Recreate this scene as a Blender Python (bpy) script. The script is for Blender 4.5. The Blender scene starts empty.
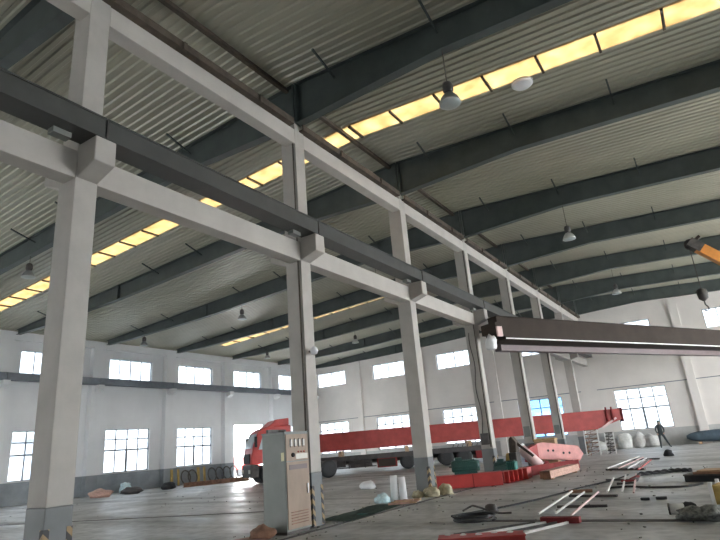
import bpy, bmesh, math, random
from mathutils import Vector, Matrix, noise
random.seed(7)
S = bpy.context.scene
COL = S.collection
PI = math.pi

# ------------------------------------------------------------------ materials
def mat(name, color, rough=.6, metal=0.0, var=.12, scale=3.0, bump=0.0, color2=None, stretch=None, spec=.5):
    m = bpy.data.materials.new(name); m.use_nodes = True
    nt = m.node_tree; n = nt.nodes; b = n['Principled BSDF']
    b.inputs['Roughness'].default_value = rough; b.inputs['Metallic'].default_value = metal
    b.inputs['Specular IOR Level'].default_value = spec
    tc = n.new('ShaderNodeTexCoord'); mp = n.new('ShaderNodeMapping')
    if stretch: mp.inputs['Scale'].default_value = stretch
    nt.links.new(tc.outputs['Object'], mp.inputs['Vector'])
    no = n.new('ShaderNodeTexNoise'); no.inputs['Scale'].default_value = scale
    no.inputs['Detail'].default_value = 6; no.inputs['Roughness'].default_value = .6
    nt.links.new(mp.outputs['Vector'], no.inputs['Vector'])
    cr = n.new('ShaderNodeValToRGB')
    c1 = tuple(c*(1-var) for c in color); c2 = color2 or tuple(min(1, c*(1+var)) for c in color)
    cr.color_ramp.elements[0].position = .35; cr.color_ramp.elements[0].color = (*c1, 1)
    cr.color_ramp.elements[1].position = .65; cr.color_ramp.elements[1].color = (*c2, 1)
    nt.links.new(no.outputs['Fac'], cr.inputs['Fac']); nt.links.new(cr.outputs['Color'], b.inputs['Base Color'])
    if bump:
        bp = n.new('ShaderNodeBump'); bp.inputs['Strength'].default_value = bump; bp.inputs['Distance'].default_value = .02
        nt.links.new(no.outputs['Fac'], bp.inputs['Height']); nt.links.new(bp.outputs['Normal'], b.inputs['Normal'])
    return m

M = {}
M['white_paint'] = mat('white_painted_concrete', (.51, .48, .445), .75, var=.06, scale=1.3, bump=.05)
M['col_paint'] = mat('column_paint', (.46, .435, .405), .75, var=.07, scale=1.6, bump=.05)
M['wall'] = mat('wall_plaster', (.74, .70, .665), .85, var=.05, scale=.5)
M['wall_cool'] = mat('wall_plaster_cool', (.74, .75, .765), .85, var=.04, scale=.5)
M['foot'] = mat('grey_foot_paint', (.17, .18, .185), .6, var=.12, scale=1.5)
M['dado'] = mat('grey_dado_paint', (.25, .275, .295), .6, var=.15, scale=1.2)
M['dado_far'] = mat('pale_grey_dado_paint', (.47, .47, .46), .75, var=.1, scale=1.5)
M['roof'] = mat('corrugated_roof_sheet', (.415, .40, .32), .36, var=.07, scale=.7, stretch=(.4, 1, 1))
M['rafter'] = mat('dark_green_grey_steel', (.072, .087, .084), .5, var=.15, scale=1.5)
M['girder'] = mat('dark_runway_steel', (.065, .067, .064), .5, var=.12, scale=2)
M['wallbeam'] = mat('blue_grey_steel', (.16, .18, .21), .5, var=.1)
M['brown_steel'] = mat('dark_brown_steel', (.085, .066, .05), .6, var=.3, scale=4)
M['bridge'] = mat('brown_grey_primer', (.047, .036, .030), .8, var=.12, scale=1.0, spec=.2)
M['bridge2'] = mat('mauve_primer', (.17, .125, .125), .5, var=.1, scale=1.0)
M['red'] = mat('red_paint', (.40, .068, .062), .5, var=.15, scale=2)
M['red2'] = mat('bright_red_paint', (.48, .055, .05), .45, var=.12, scale=2)
M['darkred'] = mat('dark_red_paint', (.20, .03, .03), .75, var=.2, scale=2, spec=.2)
M['salmon'] = mat('salmon_primer', (.72, .33, .31), .6, var=.12, scale=3)
M['pinkwood'] = mat('pinkish_timber', (.50, .31, .25), .75, var=.25, scale=4, stretch=(1, 6, 6))
M['green'] = mat('dark_green_enamel', (.02, .07, .062), .45, var=.15)
M['teal'] = mat('teal_enamel', (.04, .20, .175), .5, var=.15)
M['black'] = mat('black_rubber', (.025, .026, .028), .7, var=.2, scale=8)
M['darkmetal'] = mat('dark_rusty_steel', (.07, .062, .058), .6, var=.35, scale=5)
M['rust'] = mat('rusty_brown_steel', (.26, .14, .09), .75, var=.35, scale=4)
M['cab_grey'] = mat('grey_green_cabinet_paint', (.20, .215, .20), .5, var=.08, scale=2)
M['cab_tan'] = mat('tan_cabinet_panel', (.29, .21, .155), .55, var=.12, scale=3, stretch=(1, 1, .5))
M['chrome'] = mat('dull_aluminium', (.55, .56, .56), .35, metal=.7, var=.08)
M['lampglass'] = mat('milky_lamp_glass', (.40, .45, .44), .3, var=.05)
M['whitebag'] = mat('white_woven_sack', (.66, .66, .64), .8, var=.12, scale=6, bump=.3)
M['greybag'] = mat('grey_woven_sack', (.52, .51, .49), .8, var=.15, scale=6, bump=.3)
M['whiteplastic'] = mat('white_plastic', (.80, .81, .83), .5, var=.05)
M['bluebag'] = mat('pale_blue_plastic', (.52, .68, .72), .5, var=.2, scale=9)
M['wood'] = mat('raw_wood', (.47, .31, .19), .8, var=.3, scale=4, stretch=(1, 6, 6))
M['rubble'] = mat('yellow_rubble', (.48, .43, .30), .9, var=.3, scale=8)
M['tarp'] = mat('dark_green_netting', (.07, .115, .095), .8, var=.4, scale=8)
M['bluetarp'] = mat('dark_blue_grey_tarp', (.075, .11, .14), .7, var=.2)
M['orange'] = mat('orange_crane_paint', (.72, .28, .06), .45, var=.1)
M['ochre'] = mat('ochre_board', (.48, .33, .10), .7, var=.25, scale=4)
M['pinkbar'] = mat('pale_pink_bar', (.70, .50, .49), .6, var=.1)
M['whitebar'] = mat('white_bar', (.78, .77, .76), .6, var=.08)
M['frame'] = mat('window_frame_metal', (.20, .22, .24), .5, var=.05)
M['skin'] = mat('skin', (.42, .27, .20), .6, var=.05)
M['clothes'] = mat('dark_work_clothes', (.045, .055, .06), .85, var=.2, scale=8)
M['cap'] = mat('dark_cap', (.05, .075, .065), .8)
M['yellowlabel'] = mat('pale_yellow_label', (.80, .76, .50), .6, var=.03)
M['gauge'] = mat('gauge_face', (.60, .58, .52), .4, var=.05)
M['outside'] = mat('outside_concrete', (.72, .72, .71), .9, var=.08, scale=.3)
M['house'] = mat('pale_blue_building', (.55, .62, .70), .9, var=.05, scale=.3)
M['scrap'] = mat('grey_scrap', (.16, .165, .15), .9, var=.6, scale=14, bump=.6)
M['windscreen'] = mat('truck_glass', (.42, .50, .55), .1, var=.05)
M['chassis'] = mat('dark_chassis_steel', (.055, .05, .05), .6, var=.25, scale=3)

# concrete floor: dusty grey slab, darker drag marks along and across, glossy worn patches
def floor_mat():
    m = bpy.data.materials.new('worn_concrete_floor'); m.use_nodes = True
    nt = m.node_tree; n = nt.nodes; L = nt.links; b = n['Principled BSDF']
    tc = n.new('ShaderNodeTexCoord')
    def noise_(scale, stretch, detail=6, rot=0):
        mp = n.new('ShaderNodeMapping'); mp.inputs['Scale'].default_value = stretch; mp.inputs['Rotation'].default_value = (0, 0, rot)
        L.new(tc.outputs['Object'], mp.inputs['Vector'])
        t = n.new('ShaderNodeTexNoise'); t.inputs['Scale'].default_value = scale; t.inputs['Detail'].default_value = detail
        L.new(mp.outputs['Vector'], t.inputs['Vector']); return t.outputs['Fac']
    def ramp(f, p0, c0, p1, c1):
        r = n.new('ShaderNodeValToRGB'); e = r.color_ramp.elements
        e[0].position = p0; e[0].color = (*c0, 1); e[1].position = p1; e[1].color = (*c1, 1)
        L.new(f, r.inputs['Fac']); return r.outputs['Color']
    def mul(a, c, fac=1.0):
        x = n.new('ShaderNodeMix'); x.data_type = 'RGBA'; x.blend_type = 'MULTIPLY'; x.inputs['Factor'].default_value = fac
        L.new(a, x.inputs['A']); L.new(c, x.inputs['B']); return x.outputs['Result']
    base = ramp(noise_(.35, (1, 1, 1)), .3, (.50, .50, .495), .7, (.66, .66, .655))
    fine = ramp(noise_(4, (1, 1, 1), 8), .3, (.66, .66, .665), .6, (1, 1, 1))
    streak = ramp(noise_(.5, (1.0, .14, 1)), .36, (.62, .63, .62), .55, (1, 1, 1))
    streak2 = ramp(noise_(.6, (.10, 1.2, 1), 6, .25), .36, (.50, .51, .50), .52, (1, 1, 1))
    c = mul(mul(mul(base, fine), streak, .8), streak2, .8)
    L.new(c, b.inputs['Base Color'])
    ro = n.new('ShaderNodeMapRange'); ro.inputs['From Min'].default_value = .3; ro.inputs['From Max'].default_value = .7
    ro.inputs['To Min'].default_value = .30; ro.inputs['To Max'].default_value = .62
    L.new(noise_(.8, (.35, 1.2, 1)), ro.inputs['Value']); L.new(ro.outputs['Result'], b.inputs['Roughness'])
    bp = n.new('ShaderNodeBump'); bp.inputs['Strength'].default_value = .12; bp.inputs['Distance'].default_value = .02
    L.new(noise_(2.5, (1, 1, 1), 8), bp.inputs['Height']); L.new(bp.outputs['Normal'], b.inputs['Normal'])
    return m
M['floor'] = floor_mat()

def stripes_mat():
    m = bpy.data.materials.new('black_yellow_hazard_paint'); m.use_nodes = True
    nt = m.node_tree; n = nt.nodes; b = n['Principled BSDF']; b.inputs['Roughness'].default_value = .7
    tc = n.new('ShaderNodeTexCoord'); mp = n.new('ShaderNodeMapping'); mp.inputs['Rotation'].default_value = (0, PI/4, PI/4)
    w = n.new('ShaderNodeTexWave'); w.inputs['Scale'].default_value = 2.6; w.inputs['Distortion'].default_value = .6
    w.bands_direction = 'Z'
    mp.inputs['Rotation'].default_value = (PI/4, PI/5, 0)
    cr = n.new('ShaderNodeValToRGB'); cr.color_ramp.interpolation = 'CONSTANT'
    cr.color_ramp.elements[0].color = (.05, .05, .05, 1); cr.color_ramp.elements[1].position = .5; cr.color_ramp.elements[1].color = (.33, .24, .13, 1)
    nt.links.new(tc.outputs['Object'], mp.inputs['Vector']); nt.links.new(mp.outputs['Vector'], w.inputs['Vector'])
    nt.links.new(w.outputs['Fac'], cr.inputs['Fac']); nt.links.new(cr.outputs['Color'], b.inputs['Base Color'])
    return m
M['stripes'] = stripes_mat()

def glass_mat(name='dusty_dimmed_window_glass', tint=(.33, .345, .36), dusty=.10):  # besides dust, the tint darkens panes to hold down the bright sky
    m = bpy.data.materials.new(name); m.use_nodes = True
    nt = m.node_tree; n = nt.nodes; L = nt.links; n.clear()
    o = n.new('ShaderNodeOutputMaterial'); t = n.new('ShaderNodeBsdfTransparent'); t.inputs['Color'].default_value = (*tint, 1)
    g = n.new('ShaderNodeBsdfGlossy'); g.inputs['Roughness'].default_value = .08; g.inputs['Color'].default_value = (.9, .9, .9, 1)
    tr = n.new('ShaderNodeBsdfTranslucent'); tr.inputs['Color'].default_value = (*[c*.85 for c in tint], 1)
    a = n.new('ShaderNodeMixShader'); a.inputs['Fac'].default_value = .06
    c = n.new('ShaderNodeMixShader')
    tc = n.new('ShaderNodeTexCoord'); no = n.new('ShaderNodeTexNoise'); no.inputs['Scale'].default_value = 2.0
    mr = n.new('ShaderNodeMapRange'); mr.inputs['To Min'].default_value = dusty*.5; mr.inputs['To Max'].default_value = dusty*1.5
    L.new(tc.outputs['Object'], no.inputs['Vector']); L.new(no.outputs['Fac'], mr.inputs['Value']); L.new(mr.outputs['Result'], c.inputs['Fac'])
    L.new(t.outputs[0], a.inputs[1]); L.new(g.outputs[0], a.inputs[2]); L.new(a.outputs[0], c.inputs[1]); L.new(tr.outputs[0], c.inputs[2])
    L.new(c.outputs[0], o.inputs['Surface'])
    return m
M['glass'] = glass_mat()
M['blueglass'] = glass_mat('blue_film_glass', (.17, .27, .38), .05)

def frp_mat():
    m = bpy.data.materials.new('yellowed_translucent_sheet'); m.use_nodes = True
    nt = m.node_tree; n = nt.nodes; L = nt.links; n.clear()
    o = n.new('ShaderNodeOutputMaterial'); tr = n.new('ShaderNodeBsdfTranslucent'); d = n.new('ShaderNodeBsdfDiffuse')
    d.inputs['Color'].default_value = (.6, .52, .33, 1)
    tc = n.new('ShaderNodeTexCoord'); no = n.new('ShaderNodeTexNoise'); no.inputs['Scale'].default_value = 2.2
    cr = n.new('ShaderNodeValToRGB'); cr.color_ramp.elements[0].position = .3; cr.color_ramp.elements[1].position = .7
    cr.color_ramp.elements[0].color = (.275, .21, .125, 1); cr.color_ramp.elements[1].color = (.355, .295, .195, 1)
    L.new(tc.outputs['Object'], no.inputs['Vector']); L.new(no.outputs['Fac'], cr.inputs['Fac']); L.new(cr.outputs['Color'], tr.inputs['Color'])
    mx = n.new('ShaderNodeMixShader'); mx.inputs['Fac'].default_value = .85
    L.new(d.outputs[0], mx.inputs[1]); L.new(tr.outputs[0], mx.inputs[2]); L.new(mx.outputs[0], o.inputs['Surface'])
    return m
M['frp'] = frp_mat()

# ------------------------------------------------------------------ mesh helpers
class MB:
    def __init__(s): s.bm = bmesh.new()
    def box(s, x0, x1, y0, y1, z0, z1):
        v = [s.bm.verts.new((x, y, z)) for z in (z0, z1) for y in (y0, y1) for x in (x0, x1)]
        for f in ((0, 2, 3, 1), (4, 5, 7, 6), (0, 1, 5, 4), (2, 6, 7, 3), (0, 4, 6, 2), (1, 3, 7, 5)):
            s.bm.faces.new([v[i] for i in f])
        return s
    def bar(s, a, b, w, h, up=(0, 0, 1)):
        a = Vector(a); b = Vector(b); d = (b-a).normalized(); up = Vector(up)
        if abs(d.dot(up)) > .98: up = Vector((1, 0, 0))
        r = d.cross(up).normalized(); u = r.cross(d)
        vs = [s.bm.verts.new(p+r*i*w/2+u*j*h/2) for p in (a, b) for i, j in ((-1, -1), (1, -1), (1, 1), (-1, 1))]
        for f in ((0, 1, 2, 3), (7, 6, 5, 4), (0, 4, 5, 1), (1, 5, 6, 2), (2, 6, 7, 3), (3, 7, 4, 0)):
            s.bm.faces.new([vs[i] for i in f])
        return s
    def loft(s, rings, cap=True, closed=False):
        R = [[s.bm.verts.new(p) for p in r] for r in rings]; n = len(R[0])
        rng = len(R) if closed else len(R)-1
        for i in range(rng):
            A, B = R[i], R[(i+1) % len(R)]
            for k in range(n): s.bm.faces.new((A[k], A[(k+1) % n], B[(k+1) % n], B[k]))
        if cap and not closed:
            s.bm.faces.new(R[0][::-1]); s.bm.faces.new(R[-1])
        return s
    def tube(s, pts, r, n=8, closed=False):
        pts = [Vector(p) for p in pts]; rings = []; N = len(pts)
        for i, p in enumerate(pts):
            a = pts[(i-1) % N] if (closed or i) else p; b = pts[(i+1) % N] if (closed or i < N-1) else p
            d = (b-a).normalized(); up = Vector((0, 0, 1)) if abs(d.z) < .9 else Vector((1, 0, 0))
            x = d.cross(up).normalized(); y = x.cross(d)
            rr = r[i] if isinstance(r, (list, tuple)) else r
            rings.append([p+x*rr*math.cos(2*PI*k/n)+y*rr*math.sin(2*PI*k/n) for k in range(n)])
        return s.loft(rings, True, closed)
    def lathe(s, c, prof, n=20, axis=(0, 0, 1)):
        ax = Vector(axis).normalized(); t = Vector((1, 0, 0)) if abs(ax.x) < .9 else Vector((0, 1, 0))
        x = ax.cross(t).normalized(); y = ax.cross(x); c = Vector(c)
        return s.loft([[c+ax*h+x*r*math.cos(2*PI*k/n)+y*r*math.sin(2*PI*k/n) for k in range(n)] for r, h in prof])
    def prism(s, poly, origin, ux, uy, depth):
        """poly of (u, v) swept along ux x uy by depth"""
        o = Vector(origin); ux = Vector(ux); uy = Vector(uy); w = ux.cross(uy).normalized()
        return s.loft([[o+ux*a+uy*b+w*t for a, b in poly] for t in (0, depth)])
    def blob(s, c, rx, ry, rz, seed=0, amp=.2, sub=3):
        r = bmesh.ops.create_icosphere(s.bm, subdivisions=sub, radius=1)
        for v in r['verts']:
            p = v.co.copy(); k = 1+amp*noise.noise(p*1.6+Vector((seed*3.1, seed*1.7, seed)))+amp*.4*noise.noise(p*4+Vector((seed, 0, 0)))
            q = Vector((p.x*rx*k, p.y*ry*k, p.z*rz*k))
            if q.z < -rz*.55: q.z = -rz*.55
            v.co = Vector(c)+q+Vector((0, 0, rz*.55))
        return s
    def build(s, name, m, parent=None, smooth=False, bevel=0, loc=None):
        bmesh.ops.recalc_face_normals(s.bm, faces=s.bm.faces[:])
        me = bpy.data.meshes.new(name)
        if loc is not None: bmesh.ops.translate(s.bm, verts=s.bm.verts[:], vec=-Vector(loc))
        s.bm.to_mesh(me); s.bm.free()
        if smooth:
            for p in me.polygons: p.use_smooth = True
        me.materials.append(M[m] if isinstance(m, str) else m)
        o = bpy.data.objects.new(name, me); COL.objects.link(o)
        if loc is not None: o.location = loc
        if parent is not None: o.parent = parent
        if bevel:
            bv = o.modifiers.new('bevel', 'BEVEL'); bv.width = bevel; bv.segments = 2; bv.limit_method = 'ANGLE'
        return o

def tag(o, label, cat, group=None, kind='thing'):
    o['label'] = label; o['category'] = cat; o['kind'] = kind
    if group: o['group'] = group
    return o
def thing(name, label, cat, loc=(0, 0, 0), rz=0, group=None):
    o = bpy.data.objects.new(name, None); COL.objects.link(o); o.location = loc; o.rotation_euler = (0, 0, rz)
    o.empty_display_size = .2
    return tag(o, label, cat, group)
def struct(o): o['kind'] = 'structure'; return o
def copy_thing(root, label, loc, rz=None):
    r = root.copy(); COL.objects.link(r); r.location = loc; r['label'] = label
    if rz is not None: r.rotation_euler = (0, 0, rz)
    for ch in list(root.children):
        c = ch.copy(); COL.objects.link(c); c.parent = r
        for g in list(ch.children):
            d = g.copy(); COL.objects.link(d); d.parent = c
    return r

# ------------------------------------------------------------------ dimensions
BAY = 6.0
XL, XR, YN, YF = -27.4, 27.4, -12.0, 42.0
RIDGE, SLOPE = 11.72, .058
def zr(x): return RIDGE-SLOPE*abs(x)
ORD = ['nearest', 'second', 'third', 'fourth', 'fifth', 'sixth', 'seventh']

# ------------------------------------------------------------------ floor, ground, walls
struct(MB().box(XL, XR, YN, YF, -.2, 0).build('floor', 'floor'))
struct(MB().box(-90, 90, -80, 110, -.5, -.22).build('ground', 'outside'))

W = .3
def wall(name, side, pos, s0, s1, ztop, holes, m):
    """wall with real openings; holes = (s0, s1, z0, z1); side x or y gives the plane"""
    mb = MB()
    ss = sorted({s0, s1, *[h[0] for h in holes], *[h[1] for h in holes]})
    for a, b in zip(ss, ss[1:]):
        c = (a+b)/2; hs = sorted([(h[2], h[3]) for h in holes if h[0] < c < h[1]])
        z = 0.0; spans = []
        for z0, z1 in hs:
            if z0 > z+1e-6: spans.append((z, z0))
            z = z1
        spans.append((z, None))
        for z0, z1 in spans:
            if side == 'x':
                x0, x1 = (pos-W, pos) if pos < 0 else (pos, pos+W)
                mb.box(x0, x1, a, b, z0, ztop(0) if z1 is None else z1)
            else:
                y0, y1 = (pos-W, pos) if pos < 0 else (pos, pos+W)
                if z1 is None:
                    ta, tb = ztop(a), ztop(b)
                    mb.prism([(a, z0), (b, z0), (b, tb), (a, ta)], (0, y1, 0), (1, 0, 0), (0, 0, 1), y1-y0)
                else: mb.box(a, b, y0, y1, z0, z1)
    o = mb.build(name, m); return struct(o)

LOW, UP = (1.3, 4.15), (7.5, 9.0)
left_holes, right_holes = [], []
for k in range(-2, 7):
    a, b = 6*k+.72, 6*k+4.27
    left_holes.append((a, b, 0 if k == 5 else LOW[0], 4.3 if k == 5 else LOW[1])); left_holes.append((a, b, *UP))
    right_holes.append((6*k+.3, 6*k+5.1, 0, 6.2) if k >= 2 else (a, b, *LOW))  # tall openings added in the unseen right wall to brighten the hall
    right_holes.append((a, b, *UP))
wall('wall_left', 'x', XL, YN, YF, lambda s: zr(XL)-.02, left_holes, 'wall_cool')
wall('wall_right', 'x', XR, YN, YF, lambda s: zr(XR)-.02, right_holes, 'wall')
far_x = [-26.7, -19.9, -12.95, -6.05, 1.42, 8.5, 15.5, 22.4]
far_holes = []
for x in far_x:
    far_holes += [(x, x+3.55, 1.25, 4.2), (x, x+3.55, 7.8, 9.2)]
near_holes = [(x, x+3.55, 7.8, 9.2) for x in far_x]+[(-20.0, -14.0, 0, 4.6)]  # the unseen near doorway is added to let in more daylight
ztg = lambda x: zr(x)-.02
def split0(h): return h
wall('wall_far', 'y', YF, XL, 0, ztg, [h for h in far_holes if h[0] < 0], 'wall')
wall('wall_far', 'y', YF, 0, XR, ztg, [h for h in far_holes if h[0] > 0], 'wall')
wall('wall_near', 'y', YN, XL, 0, ztg, [h for h in near_holes if h[0] < 0], 'wall')
wall('wall_near', 'y', YN, 0, XR, ztg, [h for h in near_holes if h[0] > 0], 'wall')

# windows
WN = [0]
def window(side, pos, a, b, z0, z1, lower, glass='glass'):
    WN[0] += 1
    out = -1 if pos < 0 else 1
    p = pos+out*.16
    root = bpy.data.objects.new('window_%d' % WN[0], None); COL.objects.link(root); struct(root)
    root.location = (p, (a+b)/2, z0) if side == 'x' else ((a+b)/2, p, z0)
    w, h = b-a, z1-z0
    fr, pn = MB(), MB()
    def bx(mb, s0, s1, d0, d1, q0, q1):
        if side == 'x': mb.box(d0, d1, s0, s1, q0, q1)
        else: mb.box(s0, s1, d0, d1, q0, q1)
    t = .05
    bx(fr, -w/2, w/2, -.03, .03, 0, t); bx(fr, -w/2, w/2, -.03, .03, h-t, h)
    bx(fr, -w/2, -w/2+t, -.03, .03, 0, h); bx(fr, w/2-t, w/2, -.03, .03, 0, h)
    if lower:
        r1, r2 = h*.51, h*.76
        bx(fr, -w/2, w/2, -.025, .025, r1-.05, r1+.05); bx(fr, -w/2, w/2, -.02, .02, r2-.035, r2+.035)
        bx(fr, -.075, .075, -.025, .025, 0, r1); bx(fr, -.04, .04, -.02, .02, r1, h)
        for s in (-1, 1): bx(fr, s*w/4-.035, s*w/4+.035, -.02, .02, 0, h)
    else:
        bx(fr, -.035, .035, -.02, .02, 0, h)
        for s in (-1, 1): bx(fr, s*w/4-.025, s*w/4+.025, -.02, .02, 0, h)
    bx(pn, -w/2+.02, w/2-.02, -.004, .004, .02, h-.02)
    fr.build('window_frame', 'frame', root); pn.build('pane', glass, root)
    sl = MB(); i = -out
    if side == 'x': sl.box(min(i*.1, i*.2), max(i*.1, i*.2), -w/2, w/2, -.03, .0)
    else: sl.box(-w/2, w/2, min(i*.1, i*.2), max(i*.1, i*.2), -.03, .0)
    sl.build('window_sill', 'wall', root)
for h in left_holes:
    if h[2] > 0: window('x', XL, *h, lower=h[3] < 5)
for h in right_holes:
    if h[2] > 0: window('x', XR, *h, lower=h[3] < 5)
for h in far_holes: window('y', YF, *h, lower=h[3] < 5, glass='blueglass' if (abs(h[0]+6.05) < .1 and h[3] < 5) else 'glass')
for h in near_holes:
    if h[2] > 0: window('y', YN, *h, lower=h[3] < 5)

# dado / baseboards (thin painted bands on the walls), with a gap at the doorway
T = .012
def band(name, pieces, m):
    mb = MB()
    for p in pieces: mb.box(*p)
    return struct(mb.build(name, m))
band('baseboard_left', [(XL, XL+T, YN, 30.7, 0, 1.25), (XL, XL+T, 34.3, YF, 0, 1.25)], 'dado')
band('baseboard_right', [(XR-T, XR, YN, 12.2, 0, 1.25)], 'dado')
band('baseboard_far', [(XL, XR, YF-T, YF, 0, 1.2)], 'dado_far')

# pilasters, eave beams, lintel line: fixed parts of the shell
TN = [0]
def trim(mb, m):
    TN[0] += 1
    return struct(mb.build('trim_%d' % TN[0], m))
for k in range(-2, 8):
    y = 6*k-.35
    if k > -2:
        trim(MB().box(XL, XL+.42, y-.4, y+.4, 1.25, 9.6), 'wall_cool')
        trim(MB().box(XL, XL+.43, y-.41, y+.41, 0, 1.25), 'dado')
        trim(MB().prism([(0, 6.55), (.5, 6.75), (.5, 7.0), (0, 7.0)], (XL+.42, y+.2, 0), (1, 0, 0), (0, 0, 1), .4), 'wall_cool')
        trim(MB().box(XR-.42, XR, y-.4, y+.4, 0, 9.6), 'wall')
trim(MB().box(XL, XL+.25, YN, YF, 9.55, 10.02), 'wall_cool')
trim(MB().box(XR-.25, XR, YN, YF, 9.55, 10.02), 'wall')
for x in (-21.55, -14.6, -7.7, 6.75, 13.8, 20.8):
    trim(MB().box(x-.28, x+.28, YF-.2, YF, 0, 9.95), 'wall')
trim(MB().box(XL, -.9, YF-.05, YF, 4.36, 4.42), 'frame')
trim(MB().box(.3, XR, YF-.05, YF, 4.36, 4.42), 'frame')

# ceiling: one corrugated sheet each side of the ridge, open where the translucent strips sit
SKY = [(8.95, 9.75, -24.5, 24.5), (26.35, 27.05, -24.5, -1.5)]
def ribs():
    P = .25; out = []; y = YN
    while y < YF-1e-6:
        for dy, z in ((0, 0), (.11, 0), (.14, .045), (.22, .045)): out.append((y+dy, z))
        y += P
    out.append((YF, 0)); return out
def ceiling(sx):
    mb = MB(); R = ribs()
    xs = [0, 1.5, 24.5, 27.4+.3]
    for i in range(len(xs)-1):
        xa, xb = sx*xs[i], sx*xs[i+1]
        prev = None
        for y, dz in R:
            ca = mb.bm.verts.new((xa, y, zr(xa)+dz)); cb = mb.bm.verts.new((xb, y, zr(xb)+dz))
            if prev:
                ym = (y+prev[2])/2; cut = False
                for y0, y1, x0, x1 in SKY:
                    if y0 <= ym <= y1 and x0-1e-3 <= min(xa, xb) and max(xa, xb) <= x1+1e-3: cut = True
                if not cut: mb.bm.faces.new((prev[0], ca, cb, prev[1]))
            prev = (ca, cb, y)
    bmesh.ops.remove_doubles(mb.bm, verts=mb.bm.verts[:], dist=1e-4)
    # outer skin so the roof has real thickness and is light-tight
    o = mb.build('ceiling', 'roof'); return struct(o)
ceiling(-1); ceiling(1)
for sx in (-1, 1):
    mb = MB()
    def slab(x0, x1, y0, y1):
        mb.prism([(x0, zr(x0)+.1), (x1, zr(x1)+.1), (x1, zr(x1)+.16), (x0, zr(x0)+.16)], (0, y1, 0), (1, 0, 0), (0, 0, 1), y1-y0)
    a, b = sorted((0, sx*27.8))
    ys = [YN-.4, 8.9, 9.8, 26.3, 27.1, YF+.4]
    slab(a, b, ys[0], ys[1]); slab(a, b, ys[2], ys[3]); slab(a, b, ys[4], ys[5])
    c, d = sorted((sx*24.5, sx*27.8)); slab(c, d, ys[1], ys[2])
    if sx < 0:
        slab(c, d, ys[3], ys[4]); slab(-1.5, 0, ys[3], ys[4])
    else: slab(a, b, ys[3], ys[4])
    struct(mb.build('roof', 'roof'))

# translucent strips
def skylight(y0, y1, x0, x1, label):
    root = thing('skylight_strip', label, 'skylight', ((x0+x1)/2, (y0+y1)/2, zr((x0+x1)/2)), 0, 'yellowed skylight strips')
    root.location = (0, 0, 0)
    x = x0
    while x < x1-.1:
        e = min(x+1.53, x1)
        if x < 0 < e: e = 0
        MB().prism([(x, zr(x)+.012), (e, zr(e)+.012), (e, zr(e)+.02), (x, zr(x)+.02)], (0, y1+.12, 0), (1, 0, 0), (0, 0, 1), y1-y0+.24).build('skylight_panel', 'frp', root)
        if e < x1-.1:
            MB().box(e-.035, e+.035, y0-.02, y1+.02, zr(e)-.06, zr(e)+.01).build('purlin', 'brown_steel', root)
        x = e
skylight(8.95, 9.75, -24.5, 24.5, 'long yellowed skylight strip running across the roof between the second and third dark rafters')
skylight(26.35, 27.05, -24.5, -1.5, 'distant yellow skylight strip over the left aisle, mostly hidden by rafters')

# ridge purlin
tag(MB().box(-.40, -.28, YN+.1, YF-.1, RIDGE-.14, RIDGE-.02).build('ridge_purlin', 'brown_steel'), 'thin dark purlin running along the roof ridge above the column row', 'purlin')
for x, w in ((-9.3, 'left'), (9.3, 'right')):
    pass

# ------------------------------------------------------------------ rafters
def bot(ax):
    pts = [(0, 10.38), (4.5, 10.56), (16.9, 9.92), (24.2, 9.78), (27.0, 9.82)]
    for (x0, z0), (x1, z1) in zip(pts, pts[1:]):
        if ax <= x1: return z0+(z1-z0)*(ax-x0)/(x1-x0)
    return pts[-1][1]
def rafter(k, sx, label):
    y = 6.0*k+.18 if k < 7 else YF-.28
    root = thing('roof_rafter', label, 'roof beam', (0, y, 10.4), 0, 'dark steel roof rafters')
    xs = [0.03, 1.5, 3, 4.5, 7, 10, 13.5, 16.9, 20, 24.2, 26.95]
    top = [(sx*x, zr(x)-.03-10.4) for x in xs]; bo = [(sx*x, bot(x)-10.4) for x in xs]
    def strip(a, b, hw, nm):
        mb = MB()
        n = len(xs); rings = []
        for i in range(n):
            rings.append([(a[i][0], -hw, a[i][1]), (a[i][0], hw, a[i][1]), (b[i][0], hw, b[i][1]), (b[i][0], -hw, b[i][1])])
        mb.loft(rings).build(nm, 'rafter', root)
    off = lambda l, d: [(x, z+d) for x, z in l]
    strip(off(top, -.015), off(bo, .015), .012, 'web')
    strip(top, off(top, -.018), .13, 'top_flange'); strip(off(bo, .018), bo, .13, 'bottom_flange')
    for x in (.05, 16.9):
        h0, h1 = bot(x)-10.4+.0, zr(x)-.04-10.4
        MB().box(sx*x-.025, sx*x+.025, -.15, .15, h0, h1).build('splice_plate', 'rafter', root)
    for x in (1.35, 4.45, 7.55, 10.65, 13.75, 20.0, 23.0):
        MB().bar((sx*x, -1.0, zr(x)-10.4-.03), (sx*x, -.02, zr(x)-10.4-.34), .05, .05).build('fly_brace', 'rafter', root)
    return root
for k in range(0, 8):
    where = ('above the %s white column' % ORD[k]) if k < 7 else 'against the far gable wall'
    rafter(k, -1, 'dark steel roof rafter over the left aisle, springing %s' % where if k < 7 else 'dark steel roof rafter over the left aisle %s' % where)
    rafter(k, 1, 'dark steel roof rafter over the right aisle, springing %s' % where if k < 7 else 'dark steel roof rafter over the right aisle %s' % where)

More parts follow.
